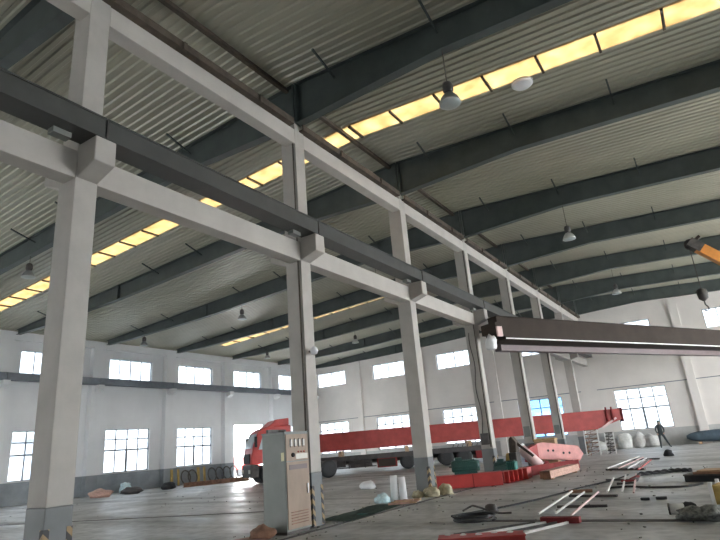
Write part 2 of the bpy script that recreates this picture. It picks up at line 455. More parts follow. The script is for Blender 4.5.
# ------------------------------------------------------------------ columns
DESC = ['with a bare grey foot, cut by the bottom edge, %s', 'standing right behind the electrical cabinet%s', 'with yellow rubble at its foot%s',
        'behind the red base beam and green motors%s', 'rising behind the machinery left of the salmon plate%s', 'behind the salmon plate beam%s', 'behind the tip of the long red girder%s']
DESC[0] = 'cut by the bottom edge at far left%s'
for k in range(7):
    y = 6.0*k
    root = thing('concrete_column', ('%s white concrete column of the row, ' % ORD[k])+DESC[k] % '', 'column', (0, y, 0), 0, 'white columns down the middle of the hall')
    MB().box(-.5, 0, 0, .4, 1.14, 10.36).build('shaft', 'col_paint', root, bevel=.015)
    MB().box(-.505, .005, -.005, .405, 0, 1.14).build('painted_foot', 'foot', root, bevel=.015)
    MB().prism([(0, 6.28), (.5, 6.44), (.5, 6.90), (0, 6.90)], (0, .39, 0), (1, 0, 0), (0, 0, 1), .38).build('corbel', 'col_paint', root, bevel=.02)
    MB().prism([(-.5, 6.22), (-.5, 6.90), (-1.03, 6.78), (-1.03, 6.46)], (0, .39, 0), (1, 0, 0), (0, 0, 1), .38).build('corbel', 'col_paint', root, bevel=.02)
    for yy in (0, .4):
        s = -1 if yy == 0 else 1
        mb = MB().box(-.075, .012, min(yy, yy+s*.012)-.0, max(yy, yy+s*.012), .02, .86)
        mb.box(.003, .014, min(yy, yy-s*.075), max(yy, yy-s*.075), .02, .86)
        mb.build('hazard_stripe', 'stripes', root)
    if k in (1, 3, 4, 5):
        MB().tube([(-.06, -.04, 1.2), (-.06, -.04, 6.2)], .022, 8).build('conduit', 'brown_steel', root, True)
        MB().tube([(-.06, -.04, 6.2), (-.06, -.04, 10.2)], .018, 8).build('conduit', 'brown_steel', root, True)
    if k in (4, 5):
        MB().box(-.42, -.12, -.12, -.005, 1.45, 1.95).build('switch_box', 'cab_grey', root)
    if k == 3:
        MB().box(-.42, -.1, -.12, -.005, 1.3, 1.75).build('switch_box', 'darkmetal', root)
        mb = MB()
        mb.tube([(-.3+.05*math.sin(z*3.1), -.05, z) for z in [1.7+.25*i for i in range(18)]], .018, 6)
        mb.build('cable', 'darkmetal', root, True)
# beams between the columns
BEAMS = ['left of the nearest column', 'between the nearest and second columns', 'between the second and third columns', 'between the third and fourth columns',
         'between the fourth and fifth columns', 'between the fifth and sixth columns', 'between the sixth and seventh columns', 'between the seventh column and the far wall']
for i, k in enumerate(range(-1, 7)):
    y0, y1 = 6.0*k+.4, 6.0*k+6.0
    if k == 6: y1 = YF-.0
    w = BEAMS[i]
    tag(MB().box(-.36, -.004, y0, y1, 6.27, 6.78).build('crane_level_beam', 'white_paint', bevel=.012), 'white concrete crane-level beam '+w, 'beam', 'white concrete beams at crane height')
    root = thing('tie_beam', 'upper white tie beam with brown channel, '+w, 'beam', (0, y0, 9.7), 0, 'upper white tie beams')
    MB().box(-.34, -.004, 0, y1-y0, 0, .45).build('beam', 'white_paint', root, bevel=.012)
    MB().box(-.30, .16, -.2, y1-y0-.2 if k < 6 else y1-y0, .46, .50).box(.12, .16, -.2, y1-y0-.2 if k < 6 else y1-y0, .50, .64).build('channel', 'brown_steel', root)
    for q in (1.6, 4.0):
        MB().box(.16, .22, q, q+.09, .40, .60).build('clip', 'brown_steel', root)
    # runway girder
    g0, g1 = 6.0*k+.21, 6.0*k+6.19
    if k == 6: g1 = YF-.05
    root = thing('runway_girder', 'dark steel crane runway girder '+w, 'girder', (.26, g0, 6.905), 0, 'dark crane runway girders')
    L = g1-g0
    MB().box(-.2, .2, 0, L, .02, .38).build('web', 'girder', root)
    MB().box(-.225, .225, 0, L, .38, .41).build('top_flange', 'girder', root)
    MB().box(-.235, .235, 0, L, 0, .02).build('bottom_flange', 'girder', root)
    MB().box(-.03, .03, 0, L, .41, .48).build('rail', 'darkmetal', root)
    MB().box(.2, .222, 0, .03, .02, .38).build('end_plate', 'darkmetal', root)
    if k < 6: MB().box(-.19, -.02, L-.75, L-.45, -.1, -.002).build('bracket', 'cab_grey', root)
# crane beam along left wall, bay by bay
for k in range(-1, 7):
    y0, y1 = 6.0*k-.35, min(6.0*k+5.65, YF-.02)
    w = ['left of the picture edge', 'at the picture edge', 'in the second bay', 'in the third bay', 'in the bay before the doorway', 'in the bay left of the doorway', 'over the doorway', 'in the last bay by the far wall'][k+1]
    root = thing('wall_runway_girder', 'blue-grey crane runway girder on left wall brackets, '+w, 'girder', (XL+.67, y0+.01, 7.0), 0, 'blue-grey girders along the left wall')
    L = y1-y0-.02
    MB().box(-.19, .19, 0, L, .02, .40).build('web', 'wallbeam', root); MB().box(-.22, .22, 0, L, .40, .44).build('top_flange', 'wallbeam', root)
    MB().box(-.22, .22, 0, L, 0, .02).build('bottom_flange', 'wallbeam', root)

# ------------------------------------------------------------------ high-bay lamps
def lamp_proto(label):
    r = thing('pendant_lamp', label, 'lamp', (0, 0, 0), 0, 'bell-shaped hanging lamps')
    MB().tube([(0, 0, 0), (0, 0, 1)], .012, 6).build('cord', 'darkmetal', r).location = (0, 0, .58)
    MB().lathe((0, 0, 0), [(.05, .60), (.10, .57), (.125, .50), (.125, .36), (.09, .30), (.08, .27)], 20).build('ballast_housing', 'darkmetal', r, True)
    MB().lathe((0, 0, 0), [(.08, .285), (.12, .26), (.205, .15), (.255, .03), (.262, .0), (.250, .0), (.245, .03), (.19, .15), (.11, .245), (.07, .26)], 28).build('shade', 'chrome', r, True)
    MB().lathe((0, 0, 0), [(.001, -.035), (.10, -.03), (.20, -.008), (.246, .004), (.246, .014), (.001, .014)], 28).build('lens', 'lampglass', r, True)
    return r
LAMPS = [(4.5, 6, 9.05, 'large bell lamp hanging nearest, in front of the skylight strip'),
         (4.5, 18, 9.05, 'bell lamp hanging in the right aisle from the fourth rafter'),
         (4.5, 30, 9.0, 'small distant bell lamp in the right aisle nearest the far wall'),
         (-14.0, 6, 9.15, 'bell lamp hanging at far left beside the nearest column, above the skylight strip'),
         (-22.9, 18, 9.1, 'bell lamp hanging low over the left wall windows'),
         (-14.0, 18, 9.2, 'bell lamp hanging left of the second column under the fourth rafter'),
         (-4.8, 18, 9.1, 'pale bell lamp just right of the second column below the white beam'),
         (-22.9, 30, 9.3, 'tiny far bell lamp over the doorway side of the left wall'),
         (-14.0, 30, 9.15, 'far bell lamp between the second and third columns'),
         (-4.8, 30, 9.15, 'far bell lamp above the windows right of the third column')]
lp = None
for x, y, z, lab in LAMPS:
    yy = y-.02; zt = bot(abs(x))
    if lp is None:
        lp = lamp_proto(lab); lp.location = (x, yy+.18, z)
    else:
        lq = copy_thing(lp, lab, (x, yy+.18, z))
    for c_ in (lp if lab == LAMPS[0][3] else lq).children:
        if c_.name.startswith('cord'): c_.scale = (1, 1, zt-.004-z-.58)
r = thing('ceiling_lamp', 'white round lamp fixed flat under the roof right of the skylight strip', 'lamp', (5.45, 9.95, zr(5.45)))
MB().lathe((0, 0, 0), [(.30, .0), (.30, -.05), (.24, -.10), (.001, -.12)], 28).build('lens', 'whiteplastic', r, True)
MB().lathe((0, 0, 0), [(.32, .01), (.32, -.03), (.30, -.03), (.30, .01)], 28).build('rim', 'chrome', r, True)
r = thing('flood_lamp', 'small round white lamp bracketed on the second column', 'lamp', (.0, 6.15, 3.93))
MB().box(.0, .07, -.02, .02, -.02, .02).build('bracket', 'darkmetal', r)
MB().lathe((.16, 0, 0), [(.001, -.10), (.07, -.08), (.10, 0), (.07, .07), (.03, .10), (.001, .10)], 16).build('globe', 'whiteplastic', r, True)

# ------------------------------------------------------------------ electrical cabinet
r = thing('electrical_cabinet', 'tall grey-green electrical cabinet with tan front doors and meters', 'cabinet', (-.15, 5.34, 0))
x0, x1, y0, y1 = -.34, .30, -.41, .41
MB().box(x0, x1, y0, y1, .06, 2.02).build('body', 'cab_grey', r, bevel=.012)
MB().box(x0+.03, x1-.03, y0+.03, y1-.03, 0, .07).build('plinth', 'darkmetal', r)
MB().box(x0-.01, x1+.015, y0-.01, y1+.01, 2.02, 2.05).build('top_plate', 'cab_grey', r)
mp = MB().box(x1, x1+.016, y0+.03, y1-.03, 1.44, 1.99).build('meter_panel', 'cab_tan', r)
for i in range(4):
    yy = -.22+i*.14
    MB().box(x1+.016, x1+.03, yy-.045, yy+.045, 1.74, 1.88).build('gauge', 'gauge', mp)
    MB().box(x1+.03, x1+.036, yy-.035, yy-.012, 1.72, 1.90).build('gauge_needle', 'black', mp)
MB().lathe((x1+.016, -.17, 1.56), [(.045, 0), (.045, .03), (.03, .045), (.001, .045)], 16, (1, 0, 0)).build('dial', 'black', mp, True)
for yy in (.02, .12, .22): MB().lathe((x1+.016, yy, 1.62), [(.018, 0), (.018, .02), (.001, .025)], 12, (1, 0, 0)).build('push_button', 'red', mp, True)
MB().box(x1+.016, x1+.022, -.06, .34, 1.47, 1.58).build('name_plate', 'gauge', mp)
dr = MB().box(x1, x1+.02, y0+.03, y1-.03, .10, 1.42).build('door', 'cab_tan', r, bevel=.006)
MB().box(x1+.02, x1+.026, -.30, .30, 1.26, 1.36).build('door_badge', 'bridge2', dr)
MB().box(x1+.02, x1+.05, .27, .30, .75, .95).build('handle', 'chrome', dr)
mb = MB()
for i in range(5): mb.bar((x1+.026, -.28, .2+i*.055), (x1+.026, .28, .2+i*.055), .012, .02)
mb.build('vent', 'rust', dr)
MB().box(x1-.10, x1-.02, y0-.004, y0, 1.45, 1.62).build('label_plate', 'yellowlabel', r)
mb = MB().bar((x0+.06, -.3, 2.09), (x0+.06, .3, 2.09), .06, .08).tube([(x0+.45+.07*math.cos(a), -.25+.07*math.sin(a), 2.075) for a in [i*PI/6 for i in range(12)]], .025, 6, True)
mb.build('cable_entry', 'darkmetal', r)

# ------------------------------------------------------------------ hoisted crane bridge
u = Vector((.454, .891, 0)); nrm = Vector((.891, -.454, 0))
P0 = Vector((1.0, 17.9, 0)); ang = math.atan2(u.y, u.x)
root = thing('crane_bridge', 'brown double-girder crane bridge hoisted askew across the right aisle', 'crane bridge', (P0.x, P0.y, 5.5), ang)
Lb = 22.0
def prof(mb, yy0, yy1, z0, z1, nose=.5):
    mb.prism([(0, z1), (Lb, z1), (Lb, z0), (nose, z0), (0, z0+.28*(z1-z0))], (0, yy1, 0), (1, 0, 0), (0, 0, 1), yy1-yy0); return mb
# local y points left of travel (away from the camera); the near girder sits at y 0
prof(MB(), -.02, .5, 0, .92).build('near_girder', 'bridge', root)
MB().box(0, Lb, -.06, .54, .92, .95).build('top_flange', 'bridge', root)
MB().box(.35, Lb, -.05, 1.0, -.03, -.002).build('bottom_flange', 'bridge', root)
MB().box(.35, Lb, -.06, -.045, -.035, .02).build('edge_highlight', 'whitebar', root)  # white strip paints in the highlight along the bottom flange edge
MB().box(1.25, Lb, 1.2, 1.6, -.28, .6).build('far_girder', 'bridge2', root)
MB().box(1.25, Lb, 1.0, 1.2, -.02, .0).build('walkway', 'darkmetal', root)
MB().box(-.35, .0, -.25, .62, .18, .62).build('end_carriage', 'bridge', root)
MB().box(-.36, -.08, -.34, -.26, .0, .42).build('buffer_block', 'pinkbar', root)
for yy in (.35,): MB().lathe((-.17, yy-.06, .14), [(.001, 0), (.17, 0), (.17, .12), (.001, .12)], 18, (0, 1, 0)).build('wheel', 'darkmetal', root, True)
for i in range(1, 11):
    MB().box(i*2-.015, i*2+.015, .5, 1.2, .0, .05).build('cross_tie', 'darkmetal', root)
bg = MB().blob((.72, 17.62, 5.02), .22, .20, .42, 5, .35).build('hanging_sheet', 'whiteplastic', None, True)
tag(bg, 'crumpled white plastic sheet hanging under the end of the crane bridge', 'plastic sheet')

# ------------------------------------------------------------------ mobile crane (boom reaches into view)
root = thing('mobile_crane', 'orange mobile crane boom reaching in from the right under the roof', 'crane', (16.5, 26.2, 0))
tip = Vector((8.85-16.5, 24-26.2, 9.15)); foot = Vector((-.5, 0, 2.3))
d = (tip-foot).normalized()
bm_ = MB().bar(foot, foot+d*6.2, .5, .6).build('boom_section', 'orange', root); MB().bar(foot+d*6.0, tip-d*.1, .36, .44).build('boom_section', 'orange', root)
hd = MB().bar(tip-d*.25, tip+d*.35, .42, .42).build('boom_head', 'darkmetal', root)
MB().lathe(tip+d*.3+Vector((0, .12, -.06)), [(.001, 0), (.24, 0), (.20, .06), (.24, .12), (.24, .16), (.001, .16)], 18, (0, -1, 0)).build('sheave', 'darkmetal', hd, True)
MB().bar(tip+Vector((-.12, 0, .2)), tip+Vector((.25, 0, .42)), .25, .12).build('jib_lug', 'bridge', hd)
hx = tip+d*.3+Vector((-.05, 0, 0)); hook_z = 7.05
MB().tube([hx, (hx.x, hx.y, hook_z)], .022, 6).build('hoist_rope', 'darkmetal', root)
hb = MB().lathe((hx.x, hx.y, hook_z), [(.06, .12), (.20, .05), (.22, -.12), (.19, -.34), (.08, -.44), (.05, -.46)], 16).build('hook_block', 'darkmetal', root, True)
MB().tube([(hx.x, hx.y, hook_z-.44), (hx.x, hx.y, hook_z-.62), (hx.x+.07, hx.y, hook_z-.72), (hx.x+.10, hx.y, hook_z-.84), (hx.x+.02, hx.y, hook_z-.93), (hx.x-.08, hx.y, hook_z-.87)], .03, 8).build('hook', 'darkmetal', hb, True)
MB().box(-1.2, 1.6, -1.0, 1.0, 1.3, 2.5).build('turntable', 'orange', root, bevel=.05)
MB().box(-3.2, 3.6, -1.2, 1.2, .75, 1.2).build('chassis', 'darkmetal', root, bevel=.03)
MB().box(2.0, 3.6, -1.1, 1.1, 1.2, 2.4).build('cab', 'orange', root, bevel=.08)
for xx in (-2.2, -.9, 2.4):
    for yy in (-1.2, 1.2):
        MB().lathe((xx, yy-.14, .5), [(.2, 0), (.46, .0), (.5, .05), (.5, .23), (.46, .28), (.2, .28)], 22, (0, 1, 0)).build('wheel', 'black', root, True)

# ------------------------------------------------------------------ truck with low-bed trailer and long red girder
AZ = math.radians(62); td = Vector((math.sin(AZ), math.cos(AZ), 0)); tn = Vector((-td.y, td.x, 0))
TP = Vector((-9.9, 30.0, 0)); ta = math.atan2(td.y, td.x)
root = thing('lowbed_trailer', 'dark flatbed trailer with red tool box carrying the long red girder', 'trailer', TP, ta)
MB().box(-8.6, 5.2, .05, 2.45, .86, 1.06).build('deck', 'chassis', root)
MB().box(-8.6, 5.2, 0, .05, .80, 1.10).build('side_rail', 'chassis', root)
MB().box(-8.6, 5.2, 2.45, 2.5, .80, 1.10).build('side_rail', 'chassis', root)
for yy in (.75, 1.7): MB().box(-7.5, 5.0, yy, yy+.14, .55, .86).build('chassis_beam', 'chassis', root)
bx = MB().box(-2.55, -1.2, .02, .55, .22, .82).build('tool_box', 'darkred', root, bevel=.02)
MB().box(-2.45, -1.3, .0, .02, .28, .76).build('lid', 'bridge', bx)
for xx, ww, z0, mm in ((-7.6, 1.1, .34, 'darkmetal'), (-6.2, 1.5, .42, 'chassis'), (-4.4, 1.5, .36, 'darkmetal'), (4.0-5.0, .35, .4, 'chassis')):
    MB().box(xx, xx+ww, .10, .5, z0, .80).build('underslung_locker', mm, root, bevel=.02)
hb_ = MB()
for zz in (1.1, 1.3, 1.5): hb_.bar((-8.5, .05, zz), (-8.5, 2.45, zz), .06, .06)
for yy in (.06, .85, 1.65, 2.44): hb_.bar((-8.5, yy, 1.06), (-8.5, yy, 1.53), .06, .06)
hb_.build('headboard', 'chassis', root)
for xx in (-6.6, -5.6, -4.5, -3.4): MB().box(xx, xx+.08, .03, .12, .30, .82).build('side_stake', 'chassis', root)
for zz in (.36, .6): MB().bar((-7.4, .08, zz), (-2.6, .08, zz), .04, .07).build('guard_rail', 'chassis', root)
def wheel(parent, c, axis=(0, 1, 0), R=.52, w=.3):
    t = MB().lathe(c, [(R*.55, 0), (R*.93, 0), (R, w*.18), (R, w*.82), (R*.93, w), (R*.55, w)], 26, axis).build('wheel', 'black', parent, True)
    MB().lathe(Vector(c)+Vector(axis)*w*.06, [(.001, .02), (R*.22, .0), (R*.3, .05), (R*.56, .03), (R*.56, w*.8), (.001, w*.8)], 18, axis).build('hub', 'chassis', t, True)
    return t
for xx in (-.5, .75, 2.1, 3.3):
    wheel(root, (xx, .02, .52)); wheel(root, (xx, 2.2, .52))
MB().box(4.1, 5.1, .1, 2.4, .30, .80).build('rear_bumper', 'darkred', root)
for yy in (.3, 1.9): MB().box(5.1, 5.13, yy, yy+.25, .5, .68).build('tail_lamp', 'red2', root)
for xx in (-5.2, -.6, 3.7): MB().box(xx, xx+.25, .5, 2.0, 1.06, 1.47).build('timber_block', 'wood', root)
for i in range(7): MB().bar((2.6+i*.32, .06, 1.1), (2.7+i*.32, .06, 1.32), .05, .05).build('lashing_hook', 'chassis', root)

root = thing('red_box_girder', 'long red box girder with tapered end lying on the trailer', 'girder', TP+tn*.80+Vector((0, 0, 1.52)), ta-math.radians(3))
g0, g1 = -7.9, 14.0
MB().prism([(g0, 0), (12.3, 0), (g1, .52), (g1, 1.16), (g0, 1.16)], (0, .55, 0), (1, 0, 0), (0, 0, 1), .55).build('box_section', 'red', root)
MB().box(g0, g1, -.05, .6, 1.16, 1.19).build('top_flange', 'red', root)
MB().prism([(g0, -.03), (12.3, -.03), (12.3, 0), (g0, 0)], (0, .6, 0), (1, 0, 0), (0, 0, 1), .65).build('bottom_flange', 'red', root)
MB().box(g1, g1+.06, -.1, .65, .35, 1.25).build('end_plate', 'darkred', root)
for q in (13.0, 13.35): MB().box(q, q+.07, -.14, -.0, .45, 1.35).build('end_bracket', 'darkred', root)
MB().bar((12.6, -.08, .05), (13.6, -.08, .62), .05, .12).build('end_strut', 'pinkbar', root)
for q in (-3, 2.0, 7.0): MB().box(q, q+.05, -.012, 0, .0, 1.16).build('seam_plate', 'red', root)

# tractor
hd_ = math.radians(214); h = Vector((math.sin(hd_), math.cos(hd_), 0)); lf = Vector((-h.y, h.x, 0))
fw = Vector((-14.75, 21.45, 0))
org = fw-h*1.45-lf*-0.0
# local x = forward, local y = left; near side of the cab is the left side (+y)
cab = thing('truck_cab', 'red truck cab with pale side window parked near the left doorway', 'truck', fw-lf*1.1, math.atan2(h.y, h.x))
MB().prism([(-1.05, 1.15), (1.36, 1.15), (1.38, 1.55), (1.25, 2.2), (.95, 2.95), (.55, 3.2), (-1.05, 3.25)], (0, 1.2, 0), (1, 0, 0), (0, 0, 1), 2.4).build('cab_shell', 'red2', cab, bevel=.06)
MB().prism([(-1.0, 3.25), (.35, 3.2), (-.2, 3.62), (-1.0, 3.68)], (0, 1.0, 0), (1, 0, 0), (0, 0, 1), 2.0).build('roof_fairing', 'red2', cab, bevel=.05)
for s in (1, -1):
    ys = (1.2, 1.212) if s > 0 else (-1.212, -1.2)
    dd = MB().box(-.35, 1.0, *ys, 1.2, 2.75).build('door', 'red2', cab)
    ys2 = (1.212, 1.222) if s > 0 else (-1.222, -1.212)
    MB().prism([(-.2, 1.95), (.95, 1.95), (.72, 2.62), (-.2, 2.62)], (0, ys2[1], 0), (1, 0, 0), (0, 0, 1), .01).build('side_window', 'windscreen', dd)
    MB().box(-.28, -.14, *ys2, 1.75, 1.8).build('handle', 'black', dd)
    MB().box(1.05, 1.2, 1.28*s-.06, 1.28*s+.06, 2.1, 2.7).build('mirror', 'black', cab)
MB().prism([(-1.08, 2.05), (1.08, 2.05), (1.0, 2.85), (-1.0, 2.85)], (2.14, 0, 0), (0, 1, 0), (-.4, 0, 1), .03).build('windscreen', 'windscreen', cab)
MB().box(1.375, 1.42, -.8, .8, 1.2, 1.75).build('grille', 'black', cab)
MB().box(.95, 1.45, -1.22, 1.22, .42, 1.14).build('bumper', 'darkmetal', cab, bevel=.04)
for s in (-1, 1): MB().box(1.45, 1.48, s*.95-.2, s*.95+.2, .66, .86).build('headlamp', 'gauge', cab)
MB().box(-4.2, 1.2, -.42, .42, .62, .95).build('chassis_beam', 'chassis', cab)
MB().box(-2.6, -1.2, .62, 1.2, .45, .95).build('fuel_tank', 'darkmetal', cab, bevel=.08)
MB().box(-1.0, .0-.25, 1.0, 1.2, .42, 1.1).build('step', 'darkmetal', cab)
for xx in (0.0, -3.4):
    wheel(cab, (xx+.35 if xx == 0 else xx, .82, .52), (0, 1, 0)); wheel(cab, (xx+.35 if xx == 0 else xx, -1.12, .52), (0, 1, 0))

# ------------------------------------------------------------------ machinery by columns 4-6
def boxthing(name, label, cat, a, b, w, hgt, m, z=0, group=None, bevel=.01):
    a = Vector((*a, 0)); b = Vector((*b, 0)); L = (b-a).length; an = math.atan2(b.y-a.y, b.x-a.x)
    r = thing(name, label, cat, (a.x, a.y, z), an, group)
    return r, L
r, L = boxthing('crane_end_beam', 'red crane end beam on the floor nearest the third column', 'steel beam', (-.5, 13.5), (1.45, 14.5), .4, .42, 'red')
MB().box(0, L, 0, .42, .03, .44).build('box_section', 'red2', r, bevel=.01)
MB().box(-.02, L+.02, -.04, .46, .44, .46).build('top_flange', 'red2', r)
MB().box(L*.55, L*.55+.03, -.012, 0, .03, .44).build('seam_plate', 'darkred', r)
for q in (.3, L-.35): MB().lathe((q, .1, .13), [(.001, 0), (.13, 0), (.13, .2), (.001, .2)], 16, (0, 1, 0)).build('wheel', 'darkmetal', r, True)
r, L = boxthing('crane_end_beam', 'second red end beam with open brackets right of the nearest one', 'steel beam', (1.3, 15.1), (1.62, 17.3), .4, .4, 'red')
MB().box(0, L, 0, .4, .03, .40).build('box_section', 'red', r, bevel=.01)
for q in (.05, .4, .75, 1.1, 1.5): MB().box(q, q+.03, -.16, 0, .03, .40).build('bracket', 'red2', r)
MB().box(0, 1.6, -.16, 0, .03, .05).build('bracket_base', 'darkred', r)
def motor(name, label, loc, rz, m, R=.19, L=.62):
    r = thing(name, label, 'motor', loc, rz, 'green motors on the red beams')
    MB().lathe((0, 0, R+.06), [(.001, 0), (R*.8, 0), (R, .05), (R, L-.12), (R*.9, L), (.001, L)], 20, (1, 0, 0)).build('housing', m, r, True)
    mb = MB()
    for i in range(12):
        a = 2*PI*i/12; c, s = math.cos(a), math.sin(a)
        mb.bar((.08, c*(R+.005), R+.06+s*(R+.005)), (L-.14, c*(R+.005), R+.06+s*(R+.005)), .02, .03)
    mb.build('cooling_fin', m, r)
    MB().box(.08, L-.1, -R*.8, R*.8, 0, .09).build('base', m, r)
    MB().lathe((-.08, 0, R+.06), [(.03, 0), (.03, .1)], 10, (1, 0, 0)).build('shaft', 'darkmetal', r)
    MB().box(.15, .38, -.1, .1, 2*R+.04, 2*R+.16).build('terminal_box', m, r)
    return r
motor('electric_motor', 'dark green gear motor lying on the left red end beam', (-.1, 13.93, .462), math.radians(27), 'green', .19, .95)
motor('electric_motor', 'dark green motor at the foot of the fourth column', (1.05, 14.5, .46), math.radians(27), 'green', .2, .55) if False else None
motor('electric_motor', 'green motor right of the fourth column foot, beside the teal gearbox', (.30, 17.05, .0), math.radians(8), 'green', .30, .75)
r = thing('gearbox', 'bright teal ribbed gearbox on the second red end beam', 'gearbox', (1.28, 16.2, .401))
MB().box(-.17, .17, -.16, .16, 0, .28).build('housing', 'teal', r, bevel=.03)
for q in (-.13, -.065, 0, .065, .13): MB().box(q-.012, q+.012, -.19, -.16, .02, .26).build('rib', 'teal', r)
MB().box(-.12, .12, -.1, .1, .28, .32).build('lid', 'green', r)
r = thing('hoist_trolley', 'dark brown hoist machine with a yellow drum behind the teal gearbox', 'hoist', (.42, 19.3, 0))
MB().box(-.16, .16, -.3, .3, 0, .9).build('frame', 'darkmetal', r, bevel=.03)
MB().lathe((-.32, 0, .62), [(.001, 0), (.26, 0), (.26, .22), (.001, .22)], 20, (1, 0, 0)).build('drum', 'ochre', r, True)
MB().prism([(-.14, .9), (.16, .9), (.2, 1.3), (.02, 1.55), (-.1, 1.45)], (0, .22, 0), (1, 0, 0), (0, 0, 1), .44).build('housing', 'brown_steel', r, bevel=.03)
MB().bar((.1, 0, 1.3), (.75, .1, .7), .1, .1).build('arm', 'bridge', r)
r = thing('wrapped_roll', 'pale pinkish wrapped roll leaning behind the machinery', 'roll', (.75, 20.2, 0))
MB().tube([(-.35, 0, 1.05), (.4, .1, .24)], .22, 14).build('roll', 'pinkbar', r, True)
MB().tube([(-.37, 0, 1.07), (-.30, 0, .99)], .235, 14).build('end_wrap', 'whiteplastic', r, True)
r, L = boxthing('drilled_plate_beam', 'salmon plate beam with round holes and a red left end', 'steel beam', (.55, 22.2), (2.05, 23.6), .5, 0, 'salmon')
MB().prism([(0, .45), (L, .22), (L+.25, .5), (L+.05, .88), (.35, 1.16), (0, 1.12)], (0, .12, 0), (1, 0, 0), (0, 0, 1), .12).build('plate', 'salmon', r)
MB().prism([(0, .45), (L, .22), (L, .3), (0, .53)], (0, .5, 0), (1, 0, 0), (0, 0, 1), .5).build('flange', 'salmon', r)
MB().prism([(-.45, .35), (.02, .42), (.02, 1.1), (-.45, .95)], (0, .45, 0), (1, 0, 0), (0, 0, 1), .5).build('end_box', 'red2', r)
for q, zz in ((.55, .78), (.8, .76), (1.3, .62), (1.6, .6)):
    MB().lathe((q, -.006, zz), [(.001, 0), (.055, 0), (.055, .01), (.001, .01)], 14, (0, 1, 0)).build('bolt_hole', 'black', r)  # flat black discs painted in for the shade inside the holes
for q in (.3, 1.6): MB().box(q, q+.2, .02, .5, 0, .34).build('support', 'darkred', r)
r = thing('wooden_crate', 'small yellowish box behind the salmon plate', 'box', (.55, 23.9, 0))
MB().box(-.5, .5, -.25, .25, 0, 1.25).build('body', 'wood', r, bevel=.02); MB().box(-.52, .52, -.27, .27, 1.25, 1.3).build('lid', 'ochre', r)
r, L = boxthing('steel_channel', 'dark red steel channel between the salmon plate and the timber', 'steel beam', (1.15, 18.4), (2.35, 22.0), .3, 0, 'darkred')
MB().box(0, L, 0, .3, .0, .03).build('web', 'darkred', r); MB().box(0, L, 0, .03, .03, .34).build('flange', 'darkred', r); MB().box(0, L, .27, .3, .03, .34).build('flange', 'darkred', r)
r, L = boxthing('timber_baulk', 'long pinkish timber baulk lying at the end of the machinery row', 'timber', (2.62, 16.1), (2.85, 19.6), .5, 0, 'pinkwood')
MB().box(0, L, 0, .38, .05, .30).build('baulk', 'pinkwood', r, bevel=.01)
MB().box(-.012, 0, 0.0, .38, .05, .30).build('end_face', 'rust', r)
for q in (.3, L-.4): MB().box(q, q+.12, .02, .40, 0, .05).build('skid', 'wood', r)
for (x, y, w, hh, lab) in ((.45, 33.2, .8, 1.5, 'dark lattice panel leaning by the sixth column'), (1.55, 33.8, .5, 1.25, 'narrow black-and-white lattice frame right of the red girder')):
    r = thing('lattice_frame', lab, 'frame', (x, y, 0), 0)
    mb = MB()
    for q in (0, w): mb.bar((q, 0, 0), (q, .25, hh), .06, .06)
    mb.build('side_rail', 'whitebar', r)
    mb = MB(); n = 6
    for i in range(n):
        z0, z1 = hh*i/n, hh*(i+1)/n
        mb.bar((0, .25*i/n, z0), (w, .25*(i+1)/n, z1), .025, .025); mb.bar((w*(.3+.1*(i%3)), .25*i/n, z0), (w*(.3+.1*(i%3)), .25*(i+1)/n, z1), .03, .03)
        mb.bar((0, .25*(i+1)/n, z1), (w, .25*(i+1)/n, z1), .05, .05)
    mb.build('lattice', 'rust' if w > .6 else 'darkmetal', r)

# ------------------------------------------------------------------ things on the floor
def bag(name, label, cat, c, rx, ry, rz, seed, m, amp=.25, group=None):
    return tag(MB().blob(c, rx, ry, rz, seed, amp).build(name, m, None, True, loc=(c[0], c[1], 0)), label, cat, group)
SACKS = [(-.25, 41.0, .6, .45, .45, 'whitebag', 'bright white sack, first of the row under the right gable window'),
         (.75, 41.25, .5, .45, .58, 'greybag', 'grey sack second in the row under the right gable window'),
         (1.66, 41.1, .52, .5, .70, 'whitebag', 'tallest white sack in the middle of the row under the gable window'),
         (2.55, 41.25, .5, .45, .66, 'greybag', 'grey-white sack fourth in the row under the gable window'),
         (3.35, 41.3, .48, .45, .58, 'greybag', 'last grey sack in the row, behind the standing person')]
for i, (x, y, a, b, c, m, lab) in enumerate(SACKS):
    bag('sack', lab, 'sack', (x, y, 0), a, b, c, i+1, m, .3, 'sacks along the gable wall')
bag('tarp_heap', 'dark heap of black material on the floor beside the person', 'heap', (5.4, 27.7, 0), .22, .2, .19, 9, 'black', .35)
r = thing('covered_roll', 'long dark blue-grey covered roll by the gable wall at right', 'roll', (5.75, 41.0, 0))
MB().loft([[(x, .35*s*math.cos(a), .5+hh*s*math.sin(a)) for a in [i*PI/6 for i in range(12)]] for x, s, hh in ((-.15, .35, .3), (.1, .7, .33), (.6, .95, .36), (1.6, 1, .38), (3.5, 1, .38))]).build('cover', 'bluetarp', r, True)
for q in (.5, 2.2): MB().box(q, q+.2, -.3, .3, 0, .16).build('support', 'wood', r)
bag('white_bag', 'white plastic bag lying alone on the aisle floor left of the white rolls', 'bag', (-4.5, 15.4, 0), .34, .22, .2, 12, 'whiteplastic', .35)
for (x, y, hh, lean, lab) in ((-.62, 10.75, .72, .03, 'taller white foam roll standing left of the third column'), (-.36, 10.85, .66, -.02, 'shorter white foam roll beside the taller one')):
    r = thing('foam_roll', lab, 'roll', (x, y, 0), 0, 'white rolls by the third column')
    MB().tube([(0, 0, 0), (lean, 0, hh)], .11, 14).build('roll', 'whiteplastic', r, True)
    MB().tube([(lean, 0, hh-.01), (lean, 0, hh+.005)], .05, 10).build('core', 'greybag', r)
